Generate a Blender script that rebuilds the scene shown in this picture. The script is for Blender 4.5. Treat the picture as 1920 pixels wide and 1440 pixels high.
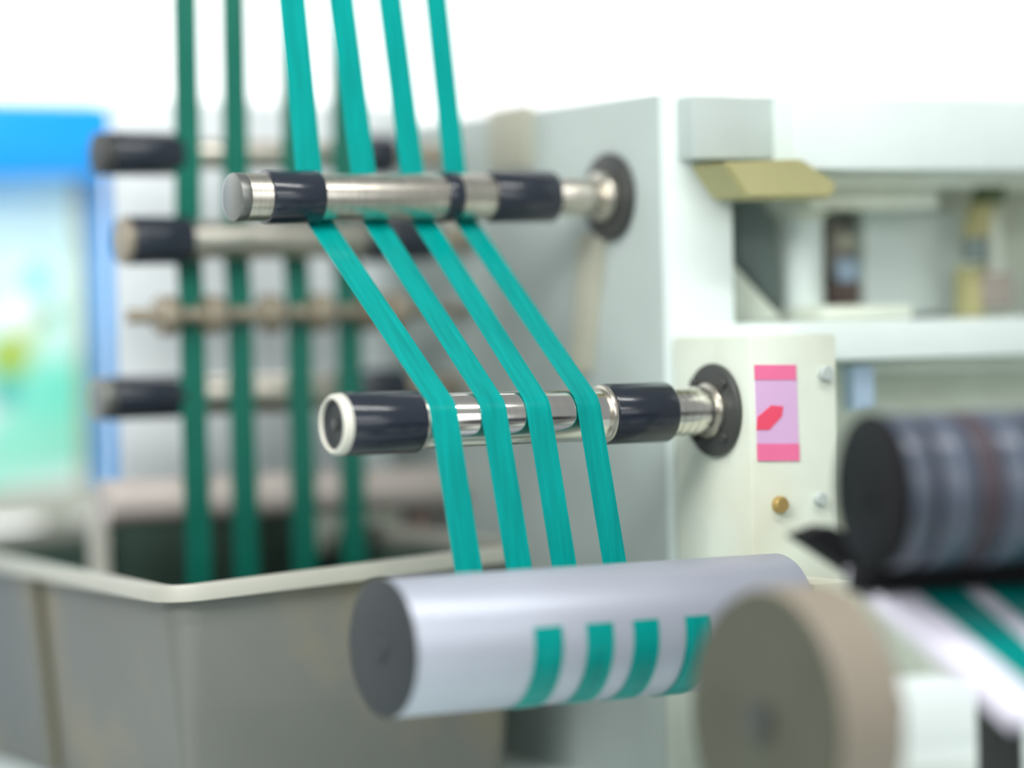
import bpy, bmesh, math, random
from mathutils import Vector, Matrix
random.seed(4)
S = bpy.context.scene
COL = S.collection
for o in list(bpy.data.objects): bpy.data.objects.remove(o)

# ------------------------------------------------------------------ camera
# World: X runs along the machine's rollers, Y away from the operator, Z up.
F = 6500.0                       # focal length in pixels of the 1920 frame
H = 1.35
CAM = Vector((0, 0, H))
yaw = math.radians(-30)
pitch = math.atan(120 / F)
roll = math.radians(-1.25)
M3 = (Matrix.Rotation(yaw, 3, 'Z') @ Matrix.Rotation(math.pi/2 - pitch, 3, 'X') @ Matrix.Rotation(roll, 3, 'Z'))
cd = bpy.data.cameras.new('camera'); cam = bpy.data.objects.new('camera', cd); COL.objects.link(cam)
cam.matrix_world = Matrix.Translation(CAM) @ M3.to_4x4()
cd.sensor_width = 36; cd.lens = F / 1920 * 36; cd.clip_start = .05; cd.clip_end = 60
cd.dof.use_dof = True; cd.dof.focus_distance = 3.37; cd.dof.aperture_fstop = .74; cd.dof.aperture_blades = 0
S.camera = cam

# ------------------------------------------------------------------ light
S.view_settings.view_transform = 'Standard'; S.view_settings.look = 'None'
S.view_settings.gamma = 1; S.view_settings.use_curve_mapping = False
S.view_settings.exposure = -0.2
w = bpy.data.worlds.new('hall_light'); S.world = w; w.use_nodes = True
w.node_tree.nodes['Background'].inputs[0].default_value = (.92, .97, 1, 1)
w.node_tree.nodes['Background'].inputs[1].default_value = .42
def area(name, loc, target, sx, sy, power, col=(1, 1, 1)):
    l = bpy.data.lights.new(name, 'AREA'); l.shape = 'RECTANGLE'; l.size = sx; l.size_y = sy
    l.energy = power; l.color = col
    o = bpy.data.objects.new(name, l); COL.objects.link(o); o.location = loc
    o.rotation_euler = (Vector(target) - Vector(loc)).to_track_quat('-Z', 'Y').to_euler()
area('ceiling_tube_light', (1.4, 1.9, 3.0), (1.7, 3.0, 1.3), 2.6, .06, 40, (1, .985, .95))
area('front_fill_light', (2.5, -1.6, 1.75), (1.9, 3.1, 1.2), 2.2, 1.2, 18, (.95, .98, 1))  # added front fill for the machine's near faces and recesses; no window there
area('wall_fill_light', (1.8, 5.0, 3.6), (2.4, 7, 1.6), 7, .6, 330, (1, 1, 1))  # added wash that keeps the back wall white
area('aisle_tube_light', (1.3, -.2, 2.45), (1.7, 2.9, 1.3), 3.0, .05, 22, (1, .99, .97))
area('left_fill_light', (.3, 2.0, 2.15), (1.4, 4.0, 1.2), .9, .5, 42, (1, 1, 1))  # added fill to brighten the display board and back panel

# ------------------------------------------------------------------ projection helpers (only used to place things)
def ray(px, py): return (M3 @ Vector(((px-960)/F, -(py-720)/F, -1)))
def P(px, py, z): return CAM + ray(px, py) * z
def PA(px, py, a):
    r = ray(px, py); return CAM + r * (a / r.x)
def PT(px, py, t):
    r = ray(px, py); return CAM + r * (t / r.y)
def PZ(px, py, z):
    r = ray(px, py); return CAM + r * ((z - H) / r.z)

# ------------------------------------------------------------------ materials
def lin(c):
    def f(v):
        v /= 255.0
        return v/12.92 if v <= .04045 else ((v+.055)/1.055)**2.4
    return tuple(f(v) for v in c) + (1,)
def mat(name, rgb, rough=.5, metal=0, var=.08, scale=9, bump=0, coat=0, stretch=(1, 1, 1), spec=.5, grime=None, trans=0):
    m = bpy.data.materials.new(name); m.use_nodes = True
    nt = m.node_tree; N = nt.nodes; L = nt.links
    b = N['Principled BSDF']
    b.inputs['Roughness'].default_value = rough; b.inputs['Metallic'].default_value = metal
    b.inputs['Coat Weight'].default_value = coat; b.inputs['Coat Roughness'].default_value = .07; b.inputs['Specular IOR Level'].default_value = spec
    b.inputs['Transmission Weight'].default_value = trans
    tc = N.new('ShaderNodeTexCoord'); mp = N.new('ShaderNodeMapping'); mp.inputs['Scale'].default_value = stretch
    L.new(tc.outputs['Object'], mp.inputs[0])
    n = N.new('ShaderNodeTexNoise'); n.inputs['Scale'].default_value = scale; n.inputs['Detail'].default_value = 4
    L.new(mp.outputs[0], n.inputs['Vector'])
    r = N.new('ShaderNodeValToRGB'); c = lin(rgb)
    r.color_ramp.elements[0].position = .3; r.color_ramp.elements[1].position = .7
    r.color_ramp.elements[0].color = tuple(v*(1-var) for v in c[:3]) + (1,)
    r.color_ramp.elements[1].color = tuple(min(1, v*(1+var)) for v in c[:3]) + (1,)
    L.new(n.outputs['Fac'], r.inputs[0]); out = r.outputs[0]
    if grime:
        n2 = N.new('ShaderNodeTexNoise'); n2.inputs['Scale'].default_value = 5; n2.inputs['Detail'].default_value = 6
        L.new(tc.outputs['Object'], n2.inputs['Vector'])
        r2 = N.new('ShaderNodeValToRGB'); r2.color_ramp.elements[0].position = .52; r2.color_ramp.elements[1].position = .78
        r2.color_ramp.elements[1].color = (.55, .55, .55, 1)
        L.new(n2.outputs['Fac'], r2.inputs[0])
        mx = N.new('ShaderNodeMixRGB'); L.new(r2.outputs[0], mx.inputs[0]); L.new(out, mx.inputs[1]); mx.inputs[2].default_value = lin(grime)
        out = mx.outputs[0]
    L.new(out, b.inputs['Base Color'])
    if bump:
        bp = N.new('ShaderNodeBump'); bp.inputs['Strength'].default_value = bump; bp.inputs['Distance'].default_value = .002
        L.new(n.outputs['Fac'], bp.inputs['Height']); L.new(bp.outputs[0], b.inputs['Normal'])
    return m
M = dict(
    cream=mat('cream_machine_paint', (208, 216, 202), .45, grime=(190, 184, 150)),
    white=mat('white_machine_paint', (212, 224, 220), .45, var=.04),
    grey=mat('grey_machine_paint', (168, 179, 175), .55, var=.05),
    panel=mat('pale_panel_paint', (226, 232, 234), .6, var=.04, scale=3),
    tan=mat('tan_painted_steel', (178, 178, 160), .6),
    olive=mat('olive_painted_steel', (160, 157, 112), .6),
    chrome=mat('polished_chrome', (225, 222, 214), .16, 1, var=.04, scale=30, stretch=(6, 1, 1)),
    steel=mat('brushed_steel', (205, 200, 188), .32, 1, var=.1, scale=40, stretch=(6, 1, 1)),
    oldsteel=mat('dull_steel', (156, 147, 130), .45, .6, var=.15, scale=30),
    black=mat('black_rubber_sleeve', (30, 36, 45), .2, var=.15, coat=.15),
    blackm=mat('matt_black_rubber', (20, 21, 23), .55, var=.15, spec=.15),
    dark=mat('dark_grey_steel', (66, 68, 66), .5, .3, var=.2),
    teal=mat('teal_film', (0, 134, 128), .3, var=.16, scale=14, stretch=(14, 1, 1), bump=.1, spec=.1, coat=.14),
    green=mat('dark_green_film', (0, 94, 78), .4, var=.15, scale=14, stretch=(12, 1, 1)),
    roller=mat('pale_silver_roller', (168, 173, 185), .42, .35, var=.04, scale=8),
    lilac=mat('white_plastic_sheet', (232, 230, 244), .4, var=.05),
    face=mat('charcoal_end_face', (52, 56, 58), .6, spec=.2, var=.12),
    khaki=mat('khaki_grey_face', (78, 79, 68), .6, spec=.2, var=.1),
    beige=mat('beige_grey_rim', (142, 133, 119), .55, var=.08),
    ribbed=mat('black_ribbed_rubber', (76, 84, 98), .3, var=.15, coat=.15),
    purple=mat('dull_purple_band', (72, 62, 70), .45, var=.15),
    crate=mat('grey_plastic_crate', (104, 106, 101), .55, var=.06, scale=5, grime=(150, 132, 92)),
    crater=mat('grey_plastic_crate_rim', (196, 196, 184), .45, var=.05, scale=6),
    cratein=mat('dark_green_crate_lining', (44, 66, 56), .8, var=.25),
    blue=mat('bright_blue_paint', (0, 158, 245), .4, var=.06, scale=3),
    sky=mat('light_blue_paint', (50, 160, 235), .45, var=.06),
    pink=mat('pink_print', (224, 108, 150), .5), lila=mat('lilac_print', (206, 168, 206), .5, var=.04),
    red=mat('red_print', (222, 72, 100), .5), brass=mat('brass_bolt', (176, 150, 92), .4, .6),
    mbody=mat('motor_grey_brown', (134, 128, 120), .6, var=.15),
    brown=mat('brown_steel', (104, 88, 82), .6, var=.2), dgreen=mat('dark_green_steel', (70, 84, 50), .6),
    greygreen=mat('grey_green_steel', (92, 106, 102), .6, var=.15), bluish=mat('pale_blue_plastic', (176, 200, 222), .5),
    wall=mat('white_wall_paint', (244, 246, 247), .8, var=.02), floor=mat('pale_concrete_floor', (214, 214, 208), .6, var=.06, scale=4),
    crib=mat('olive_grey_rib', (98, 95, 74), .6),
    crim=mat('dusty_grey_crate_rim', (168, 168, 157), .5, var=.05, scale=6),
    greybar=mat('warm_grey_bar', (176, 168, 162), .5, .2, var=.08),
    bolt=mat('grey_bolt_steel', (120, 122, 118), .4, .8),
)

# ------------------------------------------------------------------ object helpers
def obj(name, bm, m, parent=None, smooth=True):
    me = bpy.data.meshes.new(name); bmesh.ops.recalc_face_normals(bm, faces=bm.faces); bm.to_mesh(me); bm.free()
    o = bpy.data.objects.new(name, me); COL.objects.link(o)
    if isinstance(m, (list, tuple)):
        for q in m: me.materials.append(q)
    else: me.materials.append(m)
    if smooth:
        for p in me.polygons: p.use_smooth = True
        me.set_sharp_from_angle(angle=math.radians(35))
    if parent:
        o.parent = parent; o.matrix_parent_inverse = Matrix.Translation(parent.location).inverted()
    return o
def thing(name, label, cat, loc, group=None):
    o = bpy.data.objects.new(name, None); COL.objects.link(o); o.location = loc; o.empty_display_size = .05
    o['label'] = label; o['category'] = cat
    if group: o['group'] = group
    return o
def tag(o, label, cat, group=None):
    o['label'] = label; o['category'] = cat
    if group: o['group'] = group
    return o
def box(lo, hi, bev=.002, bm=None):
    new = bmesh.new()
    r = bmesh.ops.create_cube(new, size=1)
    for v in r['verts']:
        v.co = Vector([(lo[i]+hi[i])/2 + v.co[i]*(hi[i]-lo[i]) for i in range(3)])
    if bev: bmesh.ops.bevel(new, geom=list(new.edges), offset=bev, segments=2, affect='EDGES', profile=.6)
    if bm is None: return new
    me = bpy.data.meshes.new('t'); new.to_mesh(me); new.free(); bm.from_mesh(me); bpy.data.meshes.remove(me); return bm
def pbox(x0, y0, x1, y1, t, depth, bev=.003):
    """box whose front face is the upright plane Y=t, spanning that pixel rectangle there"""
    xm, ym = (x0+x1)/2, (y0+y1)/2
    return box((PT(x0, ym, t).x, t, PT(xm, y1, t).z), (PT(x1, ym, t).x, t+depth, PT(xm, y0, t).z), bev)
def prism(pts, vec, bev=.0015):
    """polygon through 3D points pushed along vec"""
    bm = bmesh.new(); vec = Vector(vec)
    A = [bm.verts.new(p) for p in pts]; B = [bm.verts.new(Vector(p)+vec) for p in pts]
    bm.faces.new(A); bm.faces.new(list(reversed(B)))
    n = len(pts)
    for i in range(n): bm.faces.new((A[i], B[i], B[(i+1) % n], A[(i+1) % n]))
    bmesh.ops.recalc_face_normals(bm, faces=bm.faces)
    if bev: bmesh.ops.bevel(bm, geom=list(bm.edges), offset=bev, segments=2, affect='EDGES')
    return bm
def lathe(prof, t, z, seg=64, ax='X', bm=None):
    """prof: (position along axis, radius) pairs; closed to the axis at both ends"""
    bm = bm or bmesh.new(); rings = []
    def pt(a, r, k):
        c, s = math.cos(2*math.pi*k/seg)*r, math.sin(2*math.pi*k/seg)*r
        if ax == 'X': return (a, t+c, z+s)
        if ax == 'Y': return (t+c, a, z+s)
        return (t+c, z+s, a)
    for a, r in prof:
        if r < 1e-6: rings.append([bm.verts.new(pt(a, 0, 0))])
        else: rings.append([bm.verts.new(pt(a, r, k)) for k in range(seg)])
    for A, B in zip(rings, rings[1:]):
        for k in range(seg):
            k2 = (k+1) % seg
            if len(A) == 1 and len(B) == 1: continue
            if len(A) == 1: bm.faces.new((A[0], B[k], B[k2]))
            elif len(B) == 1: bm.faces.new((A[k], B[0], A[k2]))
            else: bm.faces.new((A[k], B[k], B[k2], A[k2]))
    return bm
def cyl(a0, a1, r, c=.0012):
    return [(a0, 0), (a0, r-c), (a0+c*.3, r-c*.3), (a0+c, r), (a1-c, r), (a1-c*.3, r-c*.3), (a1, r-c), (a1, 0)]

AP = 1.92                                      # the frame plate that carries every roller
def zof(px, py, t): return PT(px, py, t).z
def A_at(px, py, t): return PT(px, py, t).x

# ------------------------------------------------------------------ room
def struct(name, bm, m):
    o = obj(name, bm, m, smooth=False); o['kind'] = 'structure'; return o
struct('floor', box((-4, -1, -.05), (9, 7, 0), 0), M['floor'])
struct('wall_back', box((-4, 7, 0), (9, 7.15, 3.9), 0), M['wall'])

# ------------------------------------------------------------------ machine frame
mach = thing('slitting_machine_frame', 'pale cream and grey frame of the slitting machine carrying all the rollers', 'machine', (2.2, 3.2, 0))
TZ = .86
# base table
obj('base_table', box((.95, 2.1, TZ-.06), (3.4, 4.02, TZ), .004), M['white'], mach)
for (x, y) in ((1.02, 2.17), (3.28, 2.17), (1.02, 3.92), (3.28, 3.92)):
    obj('leg', box((x, y, 0), (x+.07, y+.07, TZ-.06), .004), M['cream'], mach)
topz = zof(1300, 175, 3.0)
tb = 3.0
aR = A_at(1376, 480, tb)
obj('side_plate', box((AP, tb+.012, TZ), (AP+.03, 3.62, topz), .002), M['grey'], mach)
obj('column', box((AP+.001, tb, TZ), (aR, tb+.06, topz), .003), M['white'], mach)
# tan strip, raised and tapering, below the upper roller's flange, and one beside it
def splate(x0, x1, y0, y1, m, th=.006, name='tan_strip'):
    p = PA(x0, (y0+y1)/2, AP); q = PA(x1, (y0+y1)/2, AP)
    a = PA((x0+x1)/2, y0, AP).z; b = PA((x0+x1)/2, y1, AP).z
    return obj(name, box((AP-th, min(p.y, q.y), min(a, b)), (AP+.001, max(p.y, q.y), max(a, b)), .0015), m, mach)
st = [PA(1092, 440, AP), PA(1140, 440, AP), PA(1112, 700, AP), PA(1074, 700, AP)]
obj('tan_strip', prism(st, (-.006, 0, 0)), M['tan'], mach)
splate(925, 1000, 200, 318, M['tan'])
# pale back panel of the machine, seen between the ribbons
obj('back_panel', box((A_at(222, 500, 3.66), 3.66, zof(500, 935, 3.66)), (AP+.05, 3.68, zof(500, 190, 3.66)), .002), M['panel'], mach)
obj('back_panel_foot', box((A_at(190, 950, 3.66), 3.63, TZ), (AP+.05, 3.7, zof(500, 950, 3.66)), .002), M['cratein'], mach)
obj('pale_tray', pbox(585, 962, 785, 1030, 3.60, .025), M['cream'], mach)

# lower block carrying the centre roller
tf = 2.855
blk = obj('bearing_block', box((AP, tf, TZ), (A_at(1572, 850, tf), tf+.14, zof(1470, 628, tf)), .004), M['cream'], mach)
# sticker on block
def flat(x0, y0, x1, y1, t, th, m, name, parent, skew=0):
    pts = [PT(x0, y0, t), PT(x1, y0, t), PT(x1+skew, y1, t), PT(x0+skew, y1, t)]
    return obj(name, prism(pts, (0, -th, 0), 0), m, parent, False)
sk = flat(1414, 684, 1492, 864, tf, .0008, M['lila'], 'sticker', mach, 6)
flat(1414, 684, 1492, 712, tf-.0009, .0005, M['pink'], 'printed_band', sk, 1)
flat(1419, 832, 1498, 864, tf-.0009, .0005, M['pink'], 'printed_band', sk, 1)
pr = [PT(1418, 806, tf-.0009), PT(1420, 782, tf-.0009), PT(1446, 760, tf-.0009), PT(1468, 762, tf-.0009), PT(1466, 780, tf-.0009), PT(1442, 806, tf-.0009)]
obj('printed_mark', prism(pr, (0, -.0005, 0), 0), M['red'], sk, False)
def bolt(px, py, t, r, m, name='bolt', parent=None, depth=.008):
    p = PT(px, py, t)
    return obj(name, lathe([(t+.001, 0), (t+.001, r), (t-depth*.7, r), (t-depth, r*.8), (t-depth, 0)], p.x, p.z, 20, 'Y'), m, parent or mach)
bolt(1460, 946, tf, .0085, M['brass']); bolt(1535, 935, tf, .007, M['grey']); bolt(1545, 700, tf, .008, M['grey'])
obj('foot_casting', box((AP-.012, tf-.012, TZ), (A_at(1500, 1150, tf), tf+.15, zof(1400, 1130, tf)), .006), M['cream'], mach)

# right side: shelf beam, recess, upper beam
obj('shelf_beam', pbox(1400, 596, 2300, 668, 2.93, .3), M['white'], mach)
obj('shelf_lip', pbox(1545, 572, 1712, 600, 2.99, .1), M['cream'], mach)
obj('lower_recess_panel', pbox(1560, 660, 2300, 1250, 3.06, .02), M['cream'], mach)
obj('recess_rail', pbox(1600, 668, 2300, 690, 2.97, .06), M['cream'], mach)
obj('blue_guard', pbox(1600, 684, 1640, 770, 2.95, .02), M['bluish'], mach)
obj('upper_beam', pbox(1490, 186, 2300, 320, 2.93, .2, .006), M['white'], mach)
obj('beam_step', pbox(1500, 318, 2300, 348, 2.965, .14), M['cream'], mach)
obj('beam_ledge', pbox(1520, 346, 1760, 392, 3.0, .08), M['cream'], mach)
obj('rear_panel', pbox(1376, 300, 2300, 620, 3.13, .02), M['cream'], mach)
obj('guard_panel', pbox(1622, 396, 1800, 590, 3.07, .02), M['white'], mach)
# grey drive housing with an olive underside, top middle
th = 2.968
h0 = A_at(1300, 250, th); h1 = A_at(1505, 250, th)
zt = zof(1400, 180, th); zb = zof(1400, 300, th)
hs = obj('drive_housing', box((h0, th, zb), (h1, 3.08, zt), .006), M['grey'], mach)
und0 = [Vector((h0+.008, th+.003, zb)), Vector((h0+.008, 3.07, zb)), Vector((h0+.03, 3.07, zb-.038)), Vector((h0+.03, th+.03, zb-.038))]
tu_ = 2.925
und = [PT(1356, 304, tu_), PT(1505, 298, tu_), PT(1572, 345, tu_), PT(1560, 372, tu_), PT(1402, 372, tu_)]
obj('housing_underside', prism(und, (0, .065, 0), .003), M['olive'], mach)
# slanted dark link, white post, small parts in the opening
lk = [PT(1384, 352, 3.05), PT(1420, 372, 3.05), PT(1458, 420, 3.05), PT(1460, 580, 3.05), PT(1384, 490, 3.05)]
obj('dark_link_plate', prism(lk, (0, .02, 0)), M['greygreen'], mach)
p = PT(1505, 500, 3.06)
obj('post', lathe(cyl(zof(1505, 600, 3.06), zof(1505, 385, 3.06), .0225), p.x, p.y, 48, 'Z'), M['white'], mach)
obj('post_collar', lathe(cyl(zof(1505, 412, 3.06), zof(1505, 380, 3.06), .027), p.x, p.y, 48, 'Z'), M['cream'], mach)
obj('gusset', prism([PT(1376, 495, 3.04), PT(1470, 600, 3.04), PT(1376, 610, 3.04)], (0, .03, 0)), M['cream'], mach)
obj('motor_body', pbox(1555, 415, 1622, 520, 3.09, .03), M['mbody'], mach)
obj('motor_label', pbox(1572, 436, 1612, 468, 3.088, .004, 0), M['tan'], mach)
obj('motor_body_top', pbox(1570, 486, 1622, 528, 3.085, .004, 0), M['bluish'], mach)
obj('motor_foot', pbox(1553, 528, 1624, 574, 3.08, .04), M['brown'], mach)
# valve group at the right edge
vt = 3.0
obj('valve_knob', lathe(cyl(zof(1855, 380, vt), zof(1855, 345, vt), .017, .003), PT(1855, 350, vt).x, vt, 32, 'Z'), M['dgreen'], mach)
obj('valve_stem', prism([PT(1838, 368, vt), PT(1872, 368, vt), PT(1856, 450, vt), PT(1822, 450, vt)], (0, .02, 0)), M['olive'], mach)
obj('valve_body', lathe(cyl(zof(1828, 490, vt), zof(1828, 445, vt), .0135, .003), PT(1828, 460, vt).x, vt, 32, 'Z'), M['greygreen'], mach)
obj('valve_pipe', lathe(cyl(zof(1870, 520, vt), zof(1870, 400, vt), .011, .003), PT(1880, 460, vt).x, vt+.02, 24, 'Z'), M['cream'], mach)
obj('valve_base', pbox(1845, 512, 1902, 578, vt, .04), M['mbody'], mach)
obj('valve_mount', pbox(1818, 500, 1848, 596, vt+.005, .03), M['olive'], mach)

obj('valve_bracket', pbox(1852, 470, 1880, 500, vt+.02, .115), M['cream'], mach)
# ------------------------------------------------------------------ rollers
def axis_from(pa, pl, a_left=None):
    """pa: pixel of the flange end on the plate; pl: pixel of the free end"""
    q = PA(pa[0], pa[1], AP); t = q.y
    l = PT(pl[0], pl[1], t)
    return t, (l.z + q.z)/2 if a_left is None else l.z, l.x
def roller(label, t, z, a0, segs, group=None, name='guide_roller'):
    root = thing(name, label, 'roller', (a0, t, z-.001), group)
    for (nm, s0, s1, r, m) in segs:
        obj(nm, lathe(cyl(s0, s1, r), t, z), M[m], root)
    return root

# centre roller
tm, zm, am = axis_from((1345, 768), (624, 797))
def am_at(x): return A_at(x, 780, tm - .02)
sl0, sl1 = am_at(655), am_at(798)
sr0, sr1 = am_at(1150), am_at(1268)
C = (tm, zm, .0268)
root = thing('guide_roller', 'sharply focused chrome roller at the centre with glossy black sleeves under four teal ribbons', 'roller', (am, tm, zm))
obj('end_cap', lathe([(am+.004, 0), (am+.004, .0195), (am+.0015, .0215), (am+.003, .0245), (am+.01, .0245), (am+.01, 0)], tm, zm), M['face'], root)
obj('cap_screw', lathe(cyl(am+.0005, am+.006, .006, .001), tm, zm, 6), M['dark'], root)
obj('end_rim', lathe([(am+.006, .0240), (am-.001, .0243), (am-.0015, .0262), (am+.001, .0285), (am+.008, .0294), (sl0, .0294), (sl0, .02), (am+.006, .02), (am+.006, .0240)], tm, zm), M['crater'], root)
obj('sleeve', lathe(cyl(sl0, sl1, .0300, .003), tm, zm), M['black'], root)
obj('collar', lathe(cyl(sl1, sl1+.005, .0275), tm, zm), M['steel'], root)
obj('core', lathe(cyl(sl1+.004, sr0, .0262), tm, zm, 96), M['chrome'], root)
obj('sleeve', lathe(cyl(sr0+.002, sr1, .0300, .002), tm, zm), M['black'], root)
obj('collar', lathe(cyl(sr0-.004, sr0+.002, .0290), tm, zm), M['steel'], root)
shb = bmesh.new()
prof = [(sr1, 0)]
a = sr1; k = 0
while a < AP-.012:
    prof += [(a, .0243 if k % 2 == 0 else .0236), (a+.0042, .0243 if k % 2 == 0 else .0236)]; a += .0045; k += 1
prof += [(a, 0)]
obj('ribbed_shaft', lathe(prof, tm, zm, 64, bm=shb), M['chrome'], root)
obj('hub', lathe(cyl(AP-.016, AP-.007, .028, .003), tm, zm), M['steel'], root)
obj('flange', lathe(cyl(AP-.009, AP-.0002, .047, .003), tm, zm), M['dark'], root)
for k in range(4):
    an = math.pi/4 + k*math.pi/2
    obj('flange_bolt', lathe(cyl(AP-.013, AP-.008, .005, .001), tm+.038*math.cos(an), zm+.038*math.sin(an), 6), M['dark'], root)

# upper roller
tu, zu, au = axis_from((1150, 362), (436, 377))
def au_at(x): return A_at(x, 375, tu-.015)
U = (tu, zu, .0236)
root = thing('guide_roller', 'blurred silver roller above the centre one, with a narrow black ring and black sleeves', 'roller', (au, tu, zu))
obj('end_cap', lathe(cyl(au, au+.008, .0215, .002), tu, zu), M['dark'], root)
obj('core', lathe(cyl(au+.006, au_at(930), .0236), tu, zu), M['steel'], root)
obj('collar', lathe(cyl(au_at(448), au_at(468), .0242), tu, zu), M['bolt'], root)
obj('sleeve', lathe(cyl(au_at(508), au_at(606), .0268, .002), tu, zu), M['black'], root)
obj('black_ring', lathe(cyl(au_at(838), au_at(866), .0256), tu, zu), M['black'], root)
obj('sleeve', lathe(cyl(au_at(930), au_at(1048), .0265, .002), tu, zu), M['black'], root)
obj('shaft', lathe(cyl(au_at(1048), AP-.01, .0185), tu, zu), M['steel'], root)
obj('hub', lathe(cyl(AP-.022, AP-.008, .0265, .006), tu, zu), M['steel'], root)
obj('flange', lathe(cyl(AP-.01, AP-.0002, .046, .003), tu, zu), M['dark'], root)

# left bank
def left_roller(label, py, xl, r, rc, bl, br, cap, tt):
    t = tt
    a0 = A_at(xl+8, py, t); z = PT(xl+30, py, t).z
    at = lambda x: A_at(x, py, t-.015)
    root = thing('guide_roller', label, 'roller', (a0, t, z), None)
    obj('end_cap', lathe(cyl(a0-.004, at(bl[0])+.001, r*.97, .003), t, z), M[cap], root)
    obj('sleeve', lathe(cyl(at(bl[0]), at(bl[1]), r, .002), t, z), M['black'], root)
    obj('core', lathe(cyl(at(bl[1]), at(br[0]), rc), t, z), M['steel'], root)
    obj('sleeve', lathe(cyl(at(br[0]), at(br[1]), r, .002), t, z), M['black'], root)
    obj('shaft', lathe(cyl(at(br[1]), AP-.001, rc*.75), t, z), M['oldsteel'], root)
    return (t, z, rc)
T1 = 3.445
R1 = left_roller('blurred black-ended roller, topmost of the left bank beside the blue beam', 288, 178, .0240, .0165, (214, 342), (672, 742), 'dark', T1)
R2 = left_roller('blurred black-ended roller, second from top of the left bank, behind the narrow-ringed silver roller', 451, 222, .0262, .0205, (248, 362), (694, 820), 'oldsteel', T1-.034)
R3 = left_roller('blurred black-ended roller, lowest of the left bank with black ends, left of the centre roller', 747, 180, .0235, .0215, (216, 346), (676, 766), 'bolt', T1+.004)
# spacer rod with discs
tr = R3[0]-.032; zr = PT(400, 590, tr).z
root = thing('spacer_rod', 'thin dull rod strung with small spacer discs between the left rollers', 'rod', (1.52, tr, zr))
at = lambda x: A_at(x, 590, tr-.008)
obj('rod', lathe(cyl(at(245), AP-.001, .0082), tr, zr, 32), M['oldsteel'], root)
for x in (318, 404, 512, 606, 700, 745):
    obj('disc', lathe(cyl(at(x)-.011, at(x)+.011, .0215, .004), tr, zr, 40), M['oldsteel'], root)
# plain bar low in the bank
t4 = R3[0]+.002; z4 = PT(500, 929, t4).z
root = thing('plain_roller', 'plain grey metal bar low behind the green ribbons, above the plastic crate', 'roller', (1.5, t4, z4))
at = lambda x: A_at(x, 930, t4-.015)
obj('core', lathe(cyl(at(206), AP-.001, .0250, .003), t4, z4), M['greybar'], root)
obj('end_bracket', box((at(788), t4+.0, z4-.052), (at(828), t4+.03, z4+.01), .002), M['brown'], root)

# bottom silver roller
tbm = 2.785; q = PT(712, 1216, tbm); zbm = q.z; abm = q.x; rb = .0635
BB = (tbm, zbm, rb)
root = thing('large_roller', 'large pale silver roller in the lower foreground with a charcoal end face', 'roller', (abm, tbm, zbm))
obj('body', lathe(cyl(abm+.004, AP-.016, rb, .003), tbm, zbm, 96), M['roller'], root)
obj('end_face', lathe([(abm-.003, 0), (abm-.003, .012), (abm, .014), (abm, rb-.003), (abm+.002, rb), (abm+.005, rb), (abm+.005, 0)], tbm, zbm, 96), M['face'], root)
obj('shaft', lathe(cyl(AP-.018, AP+.06, .02), tbm, zbm), M['steel'], root)
obj('bearing_bracket', box((AP+.0, tbm-.035, TZ), (AP+.05, tf+.002, zbm+.035), .003), M['cream'], root)

# ------------------------------------------------------------------ ribbons
def belt(way):
    """way: list of (t, z, r, side, a); side +1 passes on the far side going down, -1 on the near side.
       returns polyline of (a, t, z)"""
    n = len(way); seg = []
    for (c1, c2) in zip(way, way[1:]):
        D = Vector((c2[0]-c1[0], c2[1]-c1[1])); Ln = D.length; e = D/Ln; ep = Vector((-e.y, e.x))
        k = (c1[3]*c1[2] - c2[3]*c2[2]) / Ln
        nn = e*k + ep*math.sqrt(1-k*k); seg.append(nn)
    pts = []
    for i, c in enumerate(way):
        Cc = Vector((c[0], c[1]))
        n_in = seg[i-1] if i > 0 else seg[0]; n_out = seg[i] if i < n-1 else seg[-1]
        if c[2] == 0: pts.append((c[4], c[0], c[1])); continue
        a0 = math.atan2(n_in.y, n_in.x); a1 = math.atan2(n_out.y, n_out.x)
        d = (a1-a0+math.pi) % (2*math.pi) - math.pi
        st = max(2, int(abs(d)/.07))
        for k in range(st+1):
            an = a0 + d*k/st
            p = Cc + Vector((math.cos(an), math.sin(an)))*c[3]*c[2]
            pts.append((c[4], p.x, p.y))
    return pts
def ribbon(pts, width, m, label, group, th=.0007, sub=.012, cup=.0006, name='ribbon'):
    dense = []
    for p, q in zip(pts, pts[1:]):
        d = math.dist(p, q); s = max(1, int(d/sub))
        for k in range(s): dense.append(tuple(p[i]+(q[i]-p[i])*k/s for i in range(3)))
    dense.append(pts[-1])
    bm = bmesh.new(); rows = []; nW = 6; ph = random.random()*6
    cum = 0
    for i, p in enumerate(dense):
        a = Vector(dense[max(0, i-1)]); b = Vector(dense[min(len(dense)-1, i+1)])
        d = (b-a).normalized(); nrm = Vector((1, 0, 0)).cross(d).normalized()
        if i: cum += math.dist(dense[i-1], p)
        row = []
        for sgn in (1, -1):
            line = []
            for k in range(nW+1):
                u = k/nW-.5
                off = cup*math.sin(cum*14+ph)*(1-4*u*u)*.3
                line.append(bm.verts.new(Vector(p) + Vector((1, 0, 0))*u*width + nrm*(off+sgn*th/2)))
            row.append(line if sgn > 0 else line[::-1])
        rows.append(row[0]+row[1])
    L = len(rows[0])
    for A, B in zip(rows, rows[1:]):
        for k in range(L): bm.faces.new((A[k], A[(k+1) % L], B[(k+1) % L], B[k]))
    bm.faces.new(rows[0]); bm.faces.new(rows[-1][::-1])
    return tag(obj(name, bm, m), label, 'ribbon', group)
cl = .0008
xs_mid = (836, 930, 1014, 1108); xs_up = (606, 710, 802, 881); widths = (.0298, .0285, .0275, .0265)
rank = ('first', 'second', 'third', 'fourth')
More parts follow.
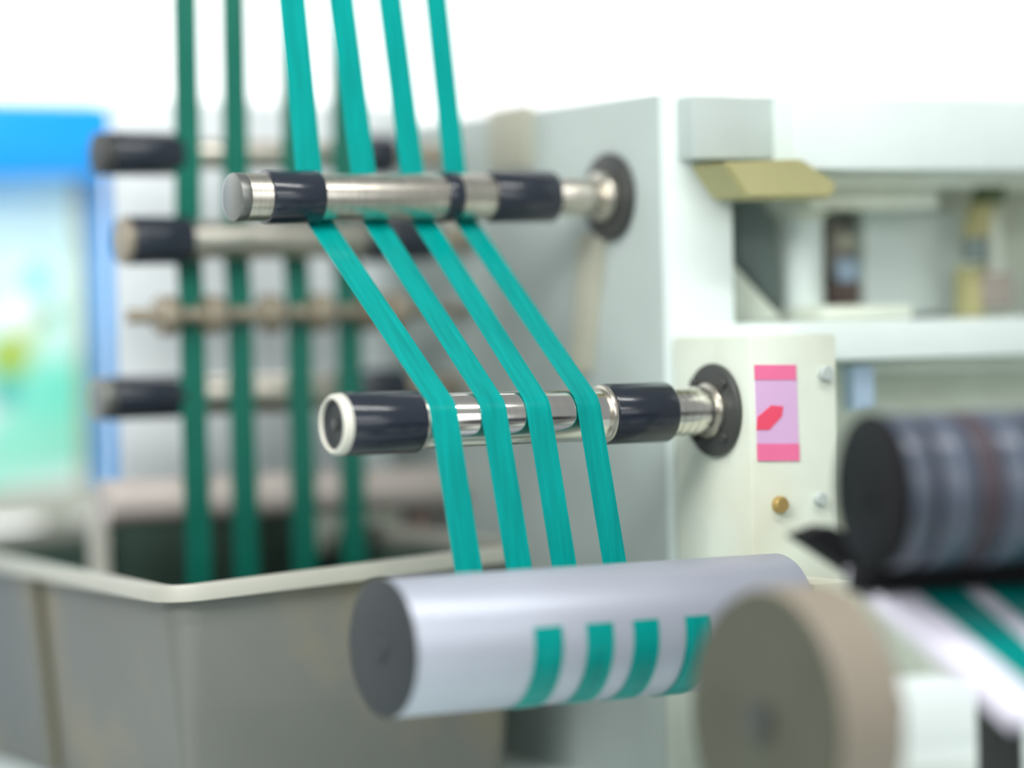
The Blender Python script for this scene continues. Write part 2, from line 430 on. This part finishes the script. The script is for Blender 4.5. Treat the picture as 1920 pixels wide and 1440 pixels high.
zTop = PT(560, -60, tu+.06).z
for i in range(4):
    a2 = A_at(xs_mid[i], 752, tm-.012); a1 = A_at(xs_up[i], 425, tu); a3 = a2 + .002  # position on the silver roller
    a2 = A_at(xs_mid[i]-18, 752, tm-.012)
    way = [(tu+.055, zTop, 0, 0, a1-(.004, .012, .012, .006)[i]), (tu, zu, .0236+cl, 1, a1), (tm, zm, .0264+cl, -1, a2), (tbm, zbm, rb+cl, 1, a3)]
    pts = belt(way)
    # wrap on under the silver roller
    last = pts[-1]; an = math.atan2(last[2]-zbm, last[1]-tbm)
    end = math.radians(-180-9)
    while an > end:
        an -= .08; pts.append((a3, tbm+math.cos(an)*(rb+cl), zbm+math.sin(an)*(rb+cl)))
    ribbon(pts, widths[i], M['teal'], 'bright teal ribbon running over the centre roller, %s from the left' % rank[i],
           'bright teal ribbons over the centre roller')
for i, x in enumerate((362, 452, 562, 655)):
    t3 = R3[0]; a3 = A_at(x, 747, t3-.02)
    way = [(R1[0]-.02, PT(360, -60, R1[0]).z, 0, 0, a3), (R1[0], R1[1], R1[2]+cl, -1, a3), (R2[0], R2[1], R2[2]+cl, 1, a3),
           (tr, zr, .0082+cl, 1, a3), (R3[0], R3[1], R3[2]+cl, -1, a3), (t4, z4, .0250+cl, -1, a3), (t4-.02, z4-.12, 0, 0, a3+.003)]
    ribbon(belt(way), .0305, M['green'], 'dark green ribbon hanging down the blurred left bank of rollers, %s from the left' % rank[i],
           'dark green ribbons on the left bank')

# ------------------------------------------------------------------ crate under the left ribbons
def camXZ(X, z, dz):           # X right of camera, z depth, dz below camera
    f = Vector((math.sin(-yaw), math.cos(-yaw), 0)); r = Vector((f.y, -f.x, 0))
    return CAM + r*X + f*z + Vector((0, 0, -dz))
cA = P(322, 1100, 3.42); cB = P(-150, 1012, 4.15); cD = P(985, 1018, 3.62); cC = cB+cD-cA
root = thing('plastic_crate', 'grey plastic crate with a pale rim under the dark green ribbons at lower left', 'crate', ((cA.x+cC.x)/2, (cA.y+cC.y)/2, TZ))
def rounded(pts, rad, n=6):
    out = []
    for i in range(len(pts)):
        p, a, b = pts[i], pts[i-1], pts[(i+1) % len(pts)]
        p0 = p+(a-p).normalized()*rad; p1 = p+(b-p).normalized()*rad
        for k in range(n+1):
            s = k/n; out.append(p0*(1-s)**2 + p*2*s*(1-s) + p1*s*s)
    return out
def offset(pts, d):
    c = sum(pts, Vector())/len(pts); out = []
    n = len(pts)
    for i in range(n):
        a, b = pts[i-1], pts[(i+1) % n]; tv = (b-a); tv.z = 0; nn = Vector((tv.y, -tv.x, 0)).normalized()
        if nn.dot(pts[i]-c) < 0: nn = -nn
        out.append(pts[i]+nn*d)
    return out
R0 = rounded([cA, cB, cC, cD], .035)
def ringmesh(layers):
    bm = bmesh.new(); V = [[bm.verts.new(p) for p in l] for l in layers]; n = len(V[0])
    for A, B in zip(V, V[1:]+V[:1]):
        for k in range(n): bm.faces.new((A[k], A[(k+1) % n], B[(k+1) % n], B[k]))
    return bm
dn = lambda pts, h: [p+Vector((0, 0, -h)) for p in pts]
obj('rim', ringmesh([offset(R0, .012), dn(offset(R0, .014), .004), dn(offset(R0, .013), .016), dn(offset(R0, .008), .017), dn(offset(R0, -.003), .014), offset(R0, -.005)]), M['crim'], root)
floorz = lambda pts: [Vector((p.x, p.y, TZ+.002)) for p in pts]
low = floorz(offset(R0, -.02))
obj('wall', ringmesh([dn(R0, .012), low, floorz(offset(R0, -.026)), dn(offset(R0, -.004), .012)]), M['crate'], root)
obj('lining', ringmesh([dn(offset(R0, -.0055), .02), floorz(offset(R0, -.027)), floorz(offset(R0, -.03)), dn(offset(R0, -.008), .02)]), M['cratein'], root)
bmf = bmesh.new(); bmf.faces.new([bmf.verts.new(p) for p in floorz(offset(R0, -.024))])
r_ = bmesh.ops.extrude_face_region(bmf, geom=list(bmf.faces)); bmesh.ops.translate(bmf, verts=[v for v in r_['geom'] if isinstance(v, bmesh.types.BMVert)], vec=(0, 0, .004))
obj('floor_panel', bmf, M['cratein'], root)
for f in (.66,):            # upright ribs on the left wall
    p = cA.lerp(cB, f*.62+.08); d = (cB-cA).normalized(); nn = Vector((d.y, -d.x, 0)); nn = nn if nn.dot(cA-cC) > 0 else -nn
    base = p+nn*.001
    q = [base-d*.011, base+d*.011, Vector((base.x, base.y, TZ+.01))+d*.011-nn*.02, Vector((base.x, base.y, TZ+.01))-d*.011-nn*.02]
    q[0] = q[0]+Vector((0, 0, -.018)); q[1] = q[1]+Vector((0, 0, -.018))
    obj('rib', prism(q, nn*.006), M['crib'], root)

# post in the crate with the rail behind
pz0 = P(186, 1062, 3.9); pz1 = P(184, 925, 3.9)
root = thing('post_stand', 'short beige post rising from the crate at lower left', 'post', (pz0.x, pz0.y, TZ+.006))
obj('post', box((pz0.x-.009, pz0.y-.009, TZ+.006), (pz0.x+.009, pz0.y+.009, pz1.z), .002), M['crater'], root)
obj('post_cap', box((pz0.x-.012, pz0.y-.012, pz1.z), (pz0.x+.012, pz0.y+.012, pz1.z+.005), .001), M['crater'], root)

# ------------------------------------------------------------------ ribbed black roller, lower right
tk = 2.41; q = PT(1626, 922, tk); zk = q.z; ak = q.x; rk = .0675
root = thing('ribbed_roller', 'thick black ribbed roller at the right edge, blurred in the foreground', 'roller', (ak, tk, zk))
at = lambda x: ak + (x-1668)*.00048
obj('end_face', lathe([(ak-.002, 0), (ak-.002, .014), (ak+.001, .016), (ak+.001, rk-.005), (ak+.004, rk), (ak+.007, rk), (ak+.007, 0)], tk, zk, 96), M['blackm'], root)
obj('core', lathe(cyl(ak+.006, ak+.42, rk-.005), tk, zk, 96), M['blackm'], root)
x = 1650
for (x0, x1, m) in ((1690, 1736, 'ribbed'), (1752, 1822, 'ribbed'), (1832, 1866, 'purple'), (1876, 1950, 'ribbed'), (1966, 2040, 'ribbed'), (2056, 2130, 'ribbed')):
    obj('rib', lathe(cyl(at(x0), at(x1), rk-.001, .003), tk, zk, 96), M[m], root)
obj('shaft', lathe(cyl(ak+.41, ak+.52, .02), tk, zk), M['steel'], root)
obj('bearing_stand', box((ak+.46, tk-.04, TZ), (ak+.5, tk+.04, zk+.05), .004), M['dark'], root)
root.rotation_euler.z = math.radians(-9)
root = thing('scraper', 'black scraper arm and shadow bar directly under the black ribbed roller', 'scraper', (ak, tk+.09, zk-.08))
arm = [P(1505, 1005, 3.08), P(1560, 985, 3.08), P(1700, 1060, 3.08), P(1760, 1110, 3.08), P(1640, 1095, 3.08)]
obj('scraper_arm', prism(arm, (0.0, .03, 0)), M['blackm'], root)
a0 = Vector(arm[3])
obj('shadow_bar', pbox(1625, 1052, 2150, 1096, tk+.025, .03), M['blackm'], root)  # black bar put in for the shadow beneath the ribbed roller

# sloping white sheet with teal ribbons below the ribbed roller
s0 = PT(1640, 1085, tk+.06); s0z = s0.z
sa = s0.x-.02; se = sa+.5
slope = .05/.08
def on(a, t, up=0): return Vector((a, t, s0z - (tk+.06-t)*slope*.75 + up))
root = thing('delivery_sheet', 'white plastic delivery sheet sloping down below the black ribbed roller', 'sheet', (sa+.2, tk-.1, s0z-.2))
bm = prism([on(sa, tk+.07), on(se, tk+.07), on(se, tk-.16), on(sa, tk-.16)], (0, 0, -.006))
obj('sheet', bm, M['lilac'], root, False)
obj('side_lip', prism([on(sa-.004, tk+.07, -.008), on(sa-.004, tk-.16, -.008), on(sa-.004, tk-.16, .006), on(sa-.004, tk+.07, .006)], (.004, 0, 0), .0005), M['lilac'], root)
obj('support', box((sa+.12, tk+.02, TZ), (sa+.15, tk+.05, on(0, tk+.035).z-.012), .002), M['dark'], root)
for i, (px, py) in enumerate(((1768, 1125), (1892, 1112))):
    q = PT(px, py, tk+.03)
    a = q.x
    pts = [tuple(on(a, tk+.066-.01*k, .0012)) for k in range(22)]
    ribbon(pts, .048, M['teal'], ('teal ribbon lying on the white delivery sheet, nearer the beige wheel', 'teal ribbon lying on the white delivery sheet, cut off by the right edge')[i],
           'teal ribbons on the delivery sheet', cup=.0002)

# ------------------------------------------------------------------ beige wheel in front
tw = 2.42; q = PT(1428, 1352, tw); zw = q.z; aw = q.x; rw = .112
root = thing('wheel', 'large beige wheel with a dark khaki face in the blurred lower foreground', 'wheel', (aw, tw, zw))
obj('face', lathe([(aw, 0), (aw, .02), (aw+.001, .022), (aw+.001, rw-.004), (aw+.006, rw-.002), (aw+.006, 0)], tw, zw, 96), M['khaki'], root)
obj('tread', lathe([(aw+.005, 0), (aw+.005, rw-.004), (aw+.008, rw), (aw+.066, rw), (aw+.07, rw-.004), (aw+.07, 0)], tw, zw, 96), M['beige'], root)
obj('hub', lathe(cyl(aw-.006, aw+.002, .017, .002), tw, zw, 32), M['dark'], root)
obj('axle', lathe(cyl(aw+.065, aw+.14, .012), tw, zw, 32), M['steel'], root)
obj('axle_stand', box((aw+.10, tw-.02, TZ), (aw+.125, tw+.02, zw+.02), .003), M['dark'], root)

# ------------------------------------------------------------------ display board and blue beam at far left
ty = 4.07
root = thing('display_board', 'bright board with washed-out aqua and green print at the far left', 'board', (PT(40, 900, ty).x, ty, 0))
def tb_(x0, y0, x1, y1, t, d, m, nm, r=root, bev=.003):
    return obj(nm, pbox(x0, y0, x1, y1, t, d, bev), m, r)
pm = bpy.data.materials.new('washed_out_print'); pm.use_nodes = True
nt = pm.node_tree; N = nt.nodes; L = nt.links; b = N['Principled BSDF']; b.inputs['Roughness'].default_value = .5
geo = N.new('ShaderNodeNewGeometry')
n = N.new('ShaderNodeTexNoise'); n.inputs['Scale'].default_value = 9; n.inputs['Detail'].default_value = 2; L.new(geo.outputs['Position'], n.inputs['Vector'])
base = N.new('ShaderNodeValToRGB')
cr = base.color_ramp; cr.elements[0].position = .35; cr.elements[0].color = lin((150, 246, 220)); cr.elements[1].position = .6; cr.elements[1].color = lin((240, 255, 250))
L.new(n.outputs['Fac'], base.inputs[0])
sep = N.new('ShaderNodeSeparateXYZ'); L.new(geo.outputs['Position'], sep.inputs[0])
mr = N.new('ShaderNodeMapRange'); mr.inputs['From Min'].default_value = PT(80, 560, ty).z; mr.inputs['From Max'].default_value = PT(80, 430, ty).z
L.new(sep.outputs['Z'], mr.inputs['Value'])
mx = N.new('ShaderNodeMixRGB'); mx.inputs[2].default_value = lin((228, 255, 252)); L.new(mr.outputs[0], mx.inputs[0]); L.new(base.outputs[0], mx.inputs[1])
cur = mx.outputs[0]
for (px, py, rad, c, amt) in ((70, 525, 34, (110, 240, 222), .9), (92, 590, 24, (90, 160, 130), .9), (55, 625, 30, (190, 215, 140), .7), (18, 668, 46, (176, 200, 40), 1), (12, 735, 34, (60, 190, 180), .9), (110, 740, 60, (130, 245, 215), .9), (40, 835, 60, (150, 248, 215), .7), (25, 585, 36, (255, 255, 255), 1), (120, 820, 50, (160, 245, 215), .8)):
    q = PT(px, py, ty); vd = N.new('ShaderNodeVectorMath'); vd.operation = 'DISTANCE'; L.new(geo.outputs['Position'], vd.inputs[0]); vd.inputs[1].default_value = q
    m2 = N.new('ShaderNodeMapRange'); m2.interpolation_type = 'SMOOTHSTEP'; R_ = rad/F*q.y*1.1
    m2.inputs['From Min'].default_value = R_*1.3; m2.inputs['From Max'].default_value = R_*.4; m2.inputs['To Max'].default_value = amt
    L.new(vd.outputs['Value'], m2.inputs['Value'])
    k = N.new('ShaderNodeMixRGB'); L.new(m2.outputs[0], k.inputs[0]); L.new(cur, k.inputs[1]); k.inputs[2].default_value = lin(c); cur = k.outputs[0]
L.new(cur, b.inputs['Base Color'])
tb_(-420, 322, 150, 925, ty, .02, pm, 'printed_panel')
tb_(148, 322, 174, 925, ty-.006, .035, M['tan'], 'edge_moulding')
tb_(-420, 922, 190, 985, ty-.02, .06, M['crater'], 'sill')
tb_(178, 322, 216, 965, ty-.012, .03, M['sky'], 'blue_upright')
for px in (-300, 120):
    q = PT(px, 960, ty)
    obj('stand_leg', box((q.x-.02, ty, 0), (q.x+.02, ty+.04, q.z+.01), .003), M['crater'], root)
# blue beam: a rounded tube along the machine axis
tbq = 3.98
root = thing('blue_beam', 'bright blue horizontal beam at the top left corner of the photo', 'beam', (PT(60, 330, tbq).x, tbq, PT(60, 330, tbq).z))
zc = PT(60, 262, tbq).z; rr = .047
bm = box((PT(-420, 270, tbq).x, tbq-rr, PT(60, 336, tbq).z), (PT(196, 270, tbq).x, tbq+rr, PT(60, 190, tbq).z), .022)
obj('beam', bm, M['blue'], root)
obj('groove_strip', box((PT(-420, 270, tbq).x+.03, tbq-rr-.006, PT(60, 300, tbq).z), (PT(190, 270, tbq).x, tbq-rr+.003, PT(60, 262, tbq).z), .003), M['blue'], root)
obj('beam_post', box((PT(-300, 270, tbq).x-.03, tbq-.03, 0), (PT(-300, 270, tbq).x+.03, tbq+.03, PT(60, 320, tbq).z), .003), M['blue'], root)
